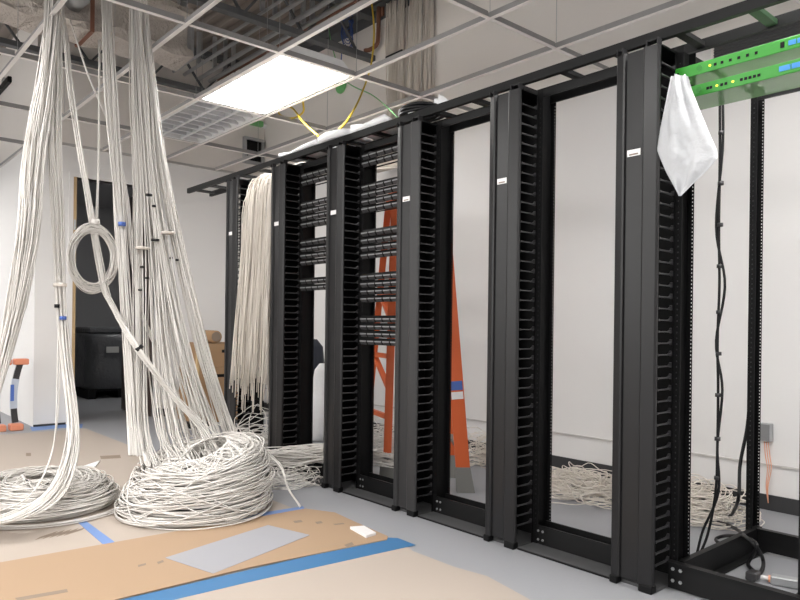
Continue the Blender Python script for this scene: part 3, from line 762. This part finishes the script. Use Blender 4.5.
tc.add(c0+[p+Vector((0, 0, .08)) for p in c0], [(3, 2, 1, 0), (4, 5, 6, 7), (0, 1, 5, 4), (1, 2, 6, 5), (2, 3, 7, 6), (3, 0, 4, 7)])
part('top_cap', tc, 'orange', t)
def tagp(z0, z1, m, e):
    part('warning_label', MB().beam(L(*on(RN, RNt, z0), z0)-eb*e, L(*on(RN, RNt, z1), z1)-eb*e, .072, .002, eb), m, t)
tagp(.56, .605, 'label_white', .0155); tagp(.615, .67, 'blue_print', .0155)

# ------------------------------------------------------------------ bags behind bay 4
def sack(name, label, cat, x, y, wx, wy, hz, m):
    mb = MB(); vs = []; N, Mr = 20, 12
    for j in range(Mr+1):
        v = j/Mr; prof = (1-.35*v**2)*(.75+.25*math.sin(PI*min(1, v*1.6))) if v < .95 else .25
        for i in range(N):
            a = 2*PI*i/N; k = 1+.08*math.sin(3*a+5*v)+.05*math.sin(7*a-3*v)
            vs.append((wx*prof*k*math.cos(a), wy*prof*k*math.sin(a), hz*v+.004))
    fs = [(j*N+i, j*N+(i+1) % N, (j+1)*N+(i+1) % N, (j+1)*N+i) for j in range(Mr) for i in range(N)]+[tuple(range(N))[::-1], tuple(range(Mr*N, Mr*N+N))]
    o = part(name, mb.add(vs, fs), m, None, True, (x, y, 0)); tag(o, label, cat)
sack('trash_bag', 'dark blue bag standing behind the patch panel racks', 'bag', -5.42, 3.62, .2, .2, .86, 'blue_bag')
sack('film_bag', 'white bag of packing film behind the patch panel racks', 'bag', -4.93, 3.42, .15, .15, .66, 'foam')

# ------------------------------------------------------------------ wall box and wires on the back wall
t = thing('outlet_box', 'small grey outlet box with copper wires on the back wall', 'outlet box', (-1.53, YB, .385))
part('box', MB().bbox(-.03, -.045, 0, .03, 0, .10, .004), 'galv', t); part('cover_plate', MB().box(-.026, -.048, .005, .026, -.045, .095), 'panel_gray', t)
for k in range(3):
    part('wire', MB().tube(catmull([(-.01+.01*k, -.02, 0), (.0+.012*k, -.03, -.08), (.012+.01*k, -.03, -.15), (.006+.005*k, -.03, -.25), (.02, -.035, -.34)], 14), .0025, 5), 'copper', t, True)
t = thing('wall_grille', 'dark narrow air grille high on the back wall at right', 'grille', (-1.35, YB, 2.60))
part('frame', MB().box(-.52, -.014, 0, .52, 0, .008).box(-.52, -.014, .092, .52, 0, .10).box(-.52, -.014, .008, -.505, 0, .092).box(.505, -.014, .008, .52, 0, .092), 'tee_white', t)
part('back_plate', MB().box(-.505, -.004, .008, .505, -.001, .092), 'dusty', t)
gl = MB().box(-.505, -.012, 0, .505, -.005, .006).mesh('slat')
for k in range(5): link('slat', gl, 'dusty', t, (0, 0, .015+k*.016))

# ------------------------------------------------------------------ above the ceiling
x0 = -5.6
t = thing('coated_beam', 'beige spray-fireproofed beam above the hanging cables', 'beam', (x0, 1.0, 3.2))
mb = MB(); vs = []; N = 24; sec = []
prof = [(-.17, 0), (.17, 0), (.18, .04), (.17, .075), (.07, .10), (.05, .14), (.05, .30), (.17, .36), (.17, .42), (-.17, .42), (-.17, .36), (-.05, .30), (-.05, .14), (-.07, .10), (-.17, .075), (-.18, .04)]
Ny = 70
for j in range(Ny+1):
    y = lerp(YN-1.0+.01, 1.42, j/Ny)
    for k, (a, b) in enumerate(prof):
        g = 1+.07*math.sin(y*9+k*2.1)+.05*math.sin(y*23+k)
        vs.append((a*g, y, b+.014*math.sin(y*17+k*1.7)))
K = len(prof)
mb.add(vs, [(j*K+i, j*K+(i+1) % K, (j+1)*K+(i+1) % K, (j+1)*K+i) for j in range(Ny) for i in range(K)]+[tuple(range(K))[::-1], tuple(range(Ny*K, Ny*K+K))])
part('coating', mb, 'fireproof', t)
part('end_plate', MB().box(-.12, 1.425, .04, .12, 1.45, .36), 'galv', t)
part('hanger', MB().box(-.03, 1.36, .42, .03, 1.42, ZD-3.2), 'galv', t)
part('hanger', MB().box(-.03, -2.0, .42, .03, -1.94, ZD-3.2), 'galv', t)
part('pipe_stub', MB().tube([(.06, .52, .22), (.30, .50, .18)], .07, 14), 'galv', t, True)
part('clamp_strap', MB().box(-.20, .60, -.02, -.195, .63, .44).box(.19, .60, -.02, .195, .63, .44).box(-.195, .60, -.02, .19, .63, -.015), 'rust_pipe', t)
def conduit(y, z, r, m, label, xa=XF+.1, xb=1.5, cat='conduit', g='conduits below the deck'):
    t = thing('conduit', label, cat, (xa, y, z), 0, g)
    part('pipe', MB().tube([(0, 0, 0), (xb-xa, 0, 0)], r, 10), m, t, True)
    for k in range(4):
        xx = .35+k*1.5
        part('clamp', MB().box(xx, -.02, r, xx+.025, .02, ZD-z), 'galv', t)
conduit(3.05, 3.66, .018, 'galv', 'thin grey conduit below the deck, first of the group')
conduit(3.22, 3.66, .022, 'galv', 'grey conduit below the deck, second of the group')
conduit(3.34, 3.66, .022, 'galv', 'grey conduit below the deck, beside the rust-red pipe')
conduit(2.93, 3.66, .014, 'galv', 'thinnest grey conduit below the deck, outside of the group')
conduit(3.435, 3.70, .014, 'rust_pipe', 'rust-red pipe below the deck above the lit panel')
t = thing('wall_ledger', 'dark steel angle where the deck meets the back wall', 'ledger', (-2.0, YB, 3.88))
part('angle_leg', MB().box(XF+.12+2, -.012, 0, XE+2-.02, 0, .10), 'joist', t); part('angle_shelf', MB().box(XF+.12+2, -.10, .10, XE+2-.02, 0, .112), 'joist', t)
# beige riser bundles on the wall
for x0r, x1r, l in ((-4.86, -4.60, 'left one of two beige cable risers on the wall above the ceiling'), (-4.55, -4.25, 'right one of two beige cable risers on the wall above the ceiling')):
    mb = MB()
    for k in range(60):
        x = lerp(x0r, x1r, (k+random.random())/60); y = YB-.012-random.random()*.05
        mb.tube(catmull([(x, y, 3.97), (x+random.uniform(-.02, .02), y, 3.6), (x+random.uniform(-.02, .02), y, 3.2), (x+random.uniform(-.03, .03), y-.02, 2.7), (x+random.uniform(-.03, .03), y-.4, 2.3), (x, 2.74, 2.19)], 22), .0042, 5)
    t = bundle('cable_riser', l, 'cables', mb, 'cable_beige', 'cable risers on the back wall')
    if x0r < -4.6: part('strap', MB().box(x0r-t.location.x+.03, YB-.085-t.location.y, 3.44-t.location.z, x1r-t.location.x, YB-.075-t.location.y, 3.465-t.location.z), 'black_cable', t)
t = thing('pipe_bracket', 'rust-red pipe elbow on the wall left of the beige risers', 'pipe', (-4.98, YB, 3.6))
part('pipe', MB().tube(catmull([(0, -.05, .38), (0, -.05, .12), (-.01, -.06, .03), (-.08, -.08, 0), (-.14, -.1, .0)], 16), .02, 8), 'rust_pipe', t, True); part('flange', MB().box(-.04, -.03, .30, .04, 0, .38), 'rust_pipe', t)
def wire(name, label, pts, r, m, n=40, cat='cable'):
    P = path(pts); b = Vector((P[0].x, P[0].y, min(p.z for p in P))); Q = catmull([p-b for p in P], n)
    o = part(name, MB().tube(Q, r, 6), m, None, True, b); return tag(o, label, cat)
wire('data_cable', 'long yellow cable curving down behind the lit panel', [(371, -3, 'Y', 3.9), (374, 30, 'Y', 3.85), (371, 65, 'Y', 3.7), (361, 95, 'Y', 3.4), (349, 118, 'Y', 3.0), (338, 131, 'Y', 2.7)], .008, 'yellow_cable')
wire('data_cable', 'yellow cable loop hanging below the lit panel edge', [(303, 102, 'Y', 3.1), (303, 112, 'Y', 3.1), (293, 118, 'Y', 3.1), (280, 115, 'Y', 3.1), (279, 106, 'Y', 3.1), (292, 108, 'Y', 3.05), (303, 122, 'Y', 2.95), (318, 136, 'Y', 2.75)], .008, 'yellow_cable')
wire('data_cable', 'green cable running above the lit panel to the runway', [(328, 25, 'Y', 3.9), (333, 50, 'Y', 3.85), (345, 80, 'Y', 3.7), (372, 95, 'Y', 3.5), (388, 108, 'Y', 3.2), (398, 118, 'Y', 2.75)], .005, 'green_cable')
t = thing('green_disc', 'round green tag on the wall below the lit panel', 'tag', at(341, 85, Y=4.06))
part('disc', MB().prism([(.085*math.cos(a*PI/12), .085*math.sin(a*PI/12)) for a in range(24)], 'y', -.006, .006), 'green_cable', t); part('tag_string', MB().tube([(0, -.008, .08), (-.03, -.01, .25)], .004, 5), 'green_cable', t)
mb = MB(); c = at(347, 36, Y=4.0)
for k in range(9): mb.tube([c+Vector((.075*math.cos(a)*(1+.2*math.sin(k))-.03*math.sin(a), random.uniform(-.01, .01), .17*math.sin(a)*(1-.05*k)+.02*k)) for a in [2*PI*i/24 for i in range(24)]], .004, 5, True)
mb.tube([c+Vector((-.08, 0, -.1)), c+Vector((-.1, 0, -.3))], .006, 5); mb.tube([c+Vector((0, 0, .15)), c+Vector((.02, .03, .5))], .004, 5)
bundle('cable_coil', 'dark blue cable coil hanging on the wall under the deck', 'cable coil', mb, 'blue_cable')
t = thing('wall_duct', 'black duct opening with grey edge above the rack end', 'duct', (XF, 3.93, 2.86))
part('sleeve', MB().box(0, -.13, 0, .05, -.10, .30).box(0, .10, 0, .05, .13, .30).box(0, -.10, .27, .05, .10, .30).box(0, -.10, 0, .05, .10, .03), 'galv', t); part('opening', MB().box(.003, -.10, .03, .02, .10, .27), 'black', t)
part('mullion', MB().box(.02, -.10, .10, .03, .10, .125), 'galv', t)
t = thing('teal_valve', 'small teal valve box on the end wall above the duct', 'valve', (XF, 3.95, 3.31))
part('body', MB().bbox(0, -.09, 0, .06, .09, .06, .006), 'green_cable', t); part('wheel', MB().tube([(.03, .09, .02), (.03, .13, .02)], .03, 10), 'foam', t)
t = thing('wall_speaker', 'black box on the wall above the ceiling at far left', 'box', at(6, 86, Y=YC-.001))
part('body', MB().bbox(-.35, -.04, -.035, .28, 0, .03, .006), 'black', t); part('bracket', MB().box(-.05, -.03, .03, .0, 0, .09), 'galv', t)

# ------------------------------------------------------------------ floor sheets
def sheet(name, pts, z0, z1, m, label, cat, group=None):
    c = sum((Vector((p[0], p[1])) for p in pts), Vector((0, 0)))/len(pts)
    o = part(name, MB().poly([(p[0]-c.x, p[1]-c.y) for p in pts], 0, z1-z0), m, None, False, (c.x, c.y, z0))
    return tag(o, label, cat, group)
def fl(x, y): p = at(x, y, Z=0); return (p.x, p.y)
sheet('floor_board', [(-6.75, 2.0), (-3.12, 2.02), (-2.95, 1.35), (-2.9, .3), (-6.9, .25)], .001, .004, 'board', 'pale beige floor protection board under the cable coils', 'board', 'floor protection boards')
sheet('floor_board', [(-6.9, .24), (-2.6, .29), (-2.55, -1.0), (-6.9, -1.0)], .001, .004, 'board', 'pale beige floor protection board at the far left edge', 'board', 'floor protection boards')
sheet('floor_board', [fl(105, 608), fl(405, 546), fl(413, 552), fl(455, 568), fl(487, 577), fl(540, 606), (-1.3, 1.2), (-1.9, .9)], .001, .004, 'board', 'pale beige board in the foreground beyond the blue tape', 'board', 'floor protection boards')
sheet('cardboard_sheet', [fl(-20, 568), fl(305, 510), fl(335, 514), fl(352, 522), fl(388, 538), fl(387, 541), fl(250, 569), fl(110, 603), (-2.55, .55), (-3.1, .5)], .0045, .0085, 'cardboard', 'tan cardboard sheet on the floor along the blue tape', 'cardboard')
sheet('paper_sheet', [fl(165, 560), fl(268, 527), fl(310, 537), fl(213, 576)], .0092, .0098, 'paper', 'pale grey paper lying on the tan cardboard', 'paper')
sheet('tape_strip', [fl(100, 606), fl(387, 538.5), fl(398, 539), fl(416, 546), fl(250, 583), fl(140, 609)], .0042, .0047, 'blue_tape', 'wide blue tape strip along the cardboard edge', 'tape', 'blue tape on the floor')
sheet('tape_strip', [fl(74, 520), fl(82, 519), fl(116, 544), fl(106, 548)], .0042, .0052, 'pale_tape', 'short blue tape strip between the two coils', 'tape', 'blue tape on the floor')
sheet('tape_strip', [fl(215, 521), fl(303, 507), fl(306, 511), fl(215, 526)], .0041, .0045, 'pale_tape', 'thin blue tape strip beside the large coil', 'tape', 'blue tape on the floor')
sheet('tape_strip', [fl(30, 427), fl(60, 424), fl(83, 424), fl(82, 428), fl(62, 428), fl(32, 431)], .0003, .0008, 'pale_tape', 'blue tape at the foot of the wall corner', 'tape', 'blue tape on the floor')
t = thing('paper_scrap', 'small white scrap on the tip of the tan cardboard', 'scrap', at(363, 532, Z=.0087))
a, b, c, d = [at(x, y, Z=.0087)-t.location for x, y in ((350, 529), (364, 528), (376, 535), (366, 538))]
part('flap', MB().poly([a, b, c, d], 0, .012), 'label_white', t)
sheet('film_scrap', [fl(82, 468), fl(100, 462), fl(95, 468)], .005, .012, 'foam', 'white film scrap on the beige board between coils', 'scrap')
def marks(parent_label, quads, z):
    pass
def printed(o, quads, z, m='ink'):
    for q in quads:
        P = [at(x, y, Z=z)-o.location for x, y in q]
        part('printed_mark', MB().poly(P, z-o.location.z, z-o.location.z+.0004), m, o)
card = [o for o in COL.objects if o.name.startswith('cardboard_sheet')][0]
printed(card, [[(15, 598), (67, 589), (68, 592), (18, 601)], [(138, 565), (146, 563), (146, 565), (138, 567)], [(157, 562), (163, 560), (164, 562), (158, 564)], [(293, 521), (301, 520), (303, 522), (295, 523)], [(315, 522), (321, 521), (323, 523), (317, 524)], [(333, 524), (343, 523), (345, 524), (335, 525)], [(344, 545), (352, 542), (354, 545), (347, 547)]], .0086)
bd = [o for o in COL.objects if o.name == 'floor_board'][0]
printed(bd, [[(35+7*k, 540-k), (40+7*k, 537-k), (58+7*k, 531-k), (54+7*k, 534-k)] for k in range(5)]+[[(100, 456), (120, 455), (121, 458), (101, 459)], [(26, 453), (31, 453), (31, 456), (26, 456)]], .0041)

# ------------------------------------------------------------------ boxes by the end wall, store room, tool by the corner
def carton(x0, y0, z0, x1, y1, z1, label):
    t = thing('cardboard_box', label, 'box', ((x0+x1)/2, (y0+y1)/2, z0), 0, 'cartons stacked by the end wall')
    hx, hy, hz = (x1-x0)/2, (y1-y0)/2, z1-z0
    part('carton', MB().bbox(-hx, -hy, 0, hx, hy, hz-.004, .003), 'box_card', t)
    part('flap', MB().box(-hx, -hy, hz-.004, -.002, hy, hz), 'box_card', t); part('flap', MB().box(.002, -hy, hz-.004, hx, hy, hz), 'box_card', t)
    part('hand_hole', MB().box(hx, -.05, hz*.6, hx+.0015, .05, hz*.6+.03), 'black', t)
carton(-6.95, 2.96, 0, -6.45, 3.46, .30, 'bottom cardboard box of the stack at the end wall')
carton(-6.93, 2.98, .301, -6.45, 3.44, .56, 'middle cardboard box of the stack at the end wall')
carton(-6.95, 3.06, .561, -6.45, 3.48, .80, 'top cardboard box of the stack at the end wall')
t = thing('cardboard_tube', 'cardboard tube end on top of the carton stack', 'tube', (-6.7, 3.17, .801))
vs = MB().tube([(-.2, 0, .065), (.22, 0, .065)], .064, 16); part('tube_wall', vs, 'box_card', t, True); part('tube_hole', MB().tube([(.2205, 0, .065), (.2215, 0, .065)], .05, 16), 'ink', t)
t = thing('broom', 'wooden tool handle leaning on the cartons', 'tool', (-6.36, 2.93, 0))
part('handle', MB().tube([(.10, -.06, .02), (-.06, .02, .92)], .022, 8), 'wood', t, True); part('tool_head', MB().bbox(.02, -.16, 0, .16, .06, .05, .006), 'black', t)

t = thing('store_fill_lamp', 'unseen square lamp added to brighten the store room', 'light', (-8.5, 3.75, 2.76))  # out-of-view lamp, added because the store room came out too dark
part('lamp_base', MB().bbox(-.22, -.22, .02, .22, .22, .04, .004), 'fixture_white', t); part('lamp_lens', MB().bbox(-.20, -.20, 0, .20, .20, .02, .004), 'lamp', t)
t = thing('wrapped_pallet', 'dark shrink-wrapped pallet load inside the store room', 'pallet', (-9.75, 3.2, 0))
for k in range(5): part('deck_board', MB().box(-.5+k*.21, -.42, .10, -.36+k*.21, .42, .125), 'black', t)
for yy in (-.42, -.05, .33): part('stringer', MB().box(-.5, yy, 0, .48, yy+.09, .10), 'black', t)
mb = MB(); vs = []; N = 28
for j in range(15):
    v = j/14; z = .126+v*.72
    for i in range(N):
        a = 2*PI*i/N; ca, sa = math.cos(a), math.sin(a); q = (abs(ca)**8+abs(sa)**8)**(-1/8)
        k = 1+.015*math.sin(5*a+9*v)+.02*math.sin(11*v+2*a)-.04*(v > .93); vs.append((.50*q*k*ca, .42*q*k*sa, z))
mb.add(vs, [(j*N+i, j*N+(i+1) % N, (j+1)*N+(i+1) % N, (j+1)*N+i) for j in range(14) for i in range(N)]+[tuple(range(N))[::-1], tuple(range(14*N, 15*N))])
part('wrapped_load', mb, 'wrap', t, True)
part('top_crate', MB().bbox(-.42, -.38, .848, .30, .10, .93, .02), 'wrap', t)
part('top_case', MB().bbox(-.30, .12, .848, .25, .36, .90, .02), 'black', t)
for y0, z0, y1, z1 in ((-.22, .60, -.06, .68), (-.02, .20, .20, .38), (.02, .56, .26, .70)): part('paper_label', MB().box(.515, y0, z0, .519, y1, z1), 'gray_wall' if y0 > 0 else 'white_sheet', t)

t = thing('tool_stand', 'white and black upright tool with orange end caps at the corner', 'tool', (-7.05, 1.50, 0))
for y0, first_ in ((-.015, True), (-.155, False)):
    prof = [(.30, 0), (.33, .15), (.34, .33), (.32, .5), (.26, .64)]
    def xo(z): return -.02+.05*math.sin(PI*min(1, z/.66))*0
    def seg(z0, z1, m, nm, wd=.05, th=.028):
        mbx = MB(); P = catmull([(0, y0+lean(z), z) for z in (z0, lerp(z0, z1, .33), lerp(z0, z1, .66), z1)], 8)
        for a, b in zip(P, P[1:]): mbx.beam(a, b, th, wd, (0, 1, 0))
        part(nm, mbx, m, t)
    def lean(z): return -.03*math.sin(PI*z/.66)+.04*(z/.66)**3
    seg(.07, .20, 'black_plastic', 'lower_rail'); seg(.20, .47, 'sleeve', 'rail_sleeve', .056, .034); seg(.47, .61, 'black_plastic', 'upper_rail')
    part('rail_print', MB().box(.0175, y0-.055, .27, .019, y0-.025, .42), 'blue_print', t)
    part('bottom_cap', MB().bbox(-.05, y0-.06, 0, .06, y0+.05, .06, .008), 'orange_cap', t)
    part('top_cap', MB().bbox(-.05, y0-.03, .60, .05, y0+.09, .655, .008), 'orange_cap', t)
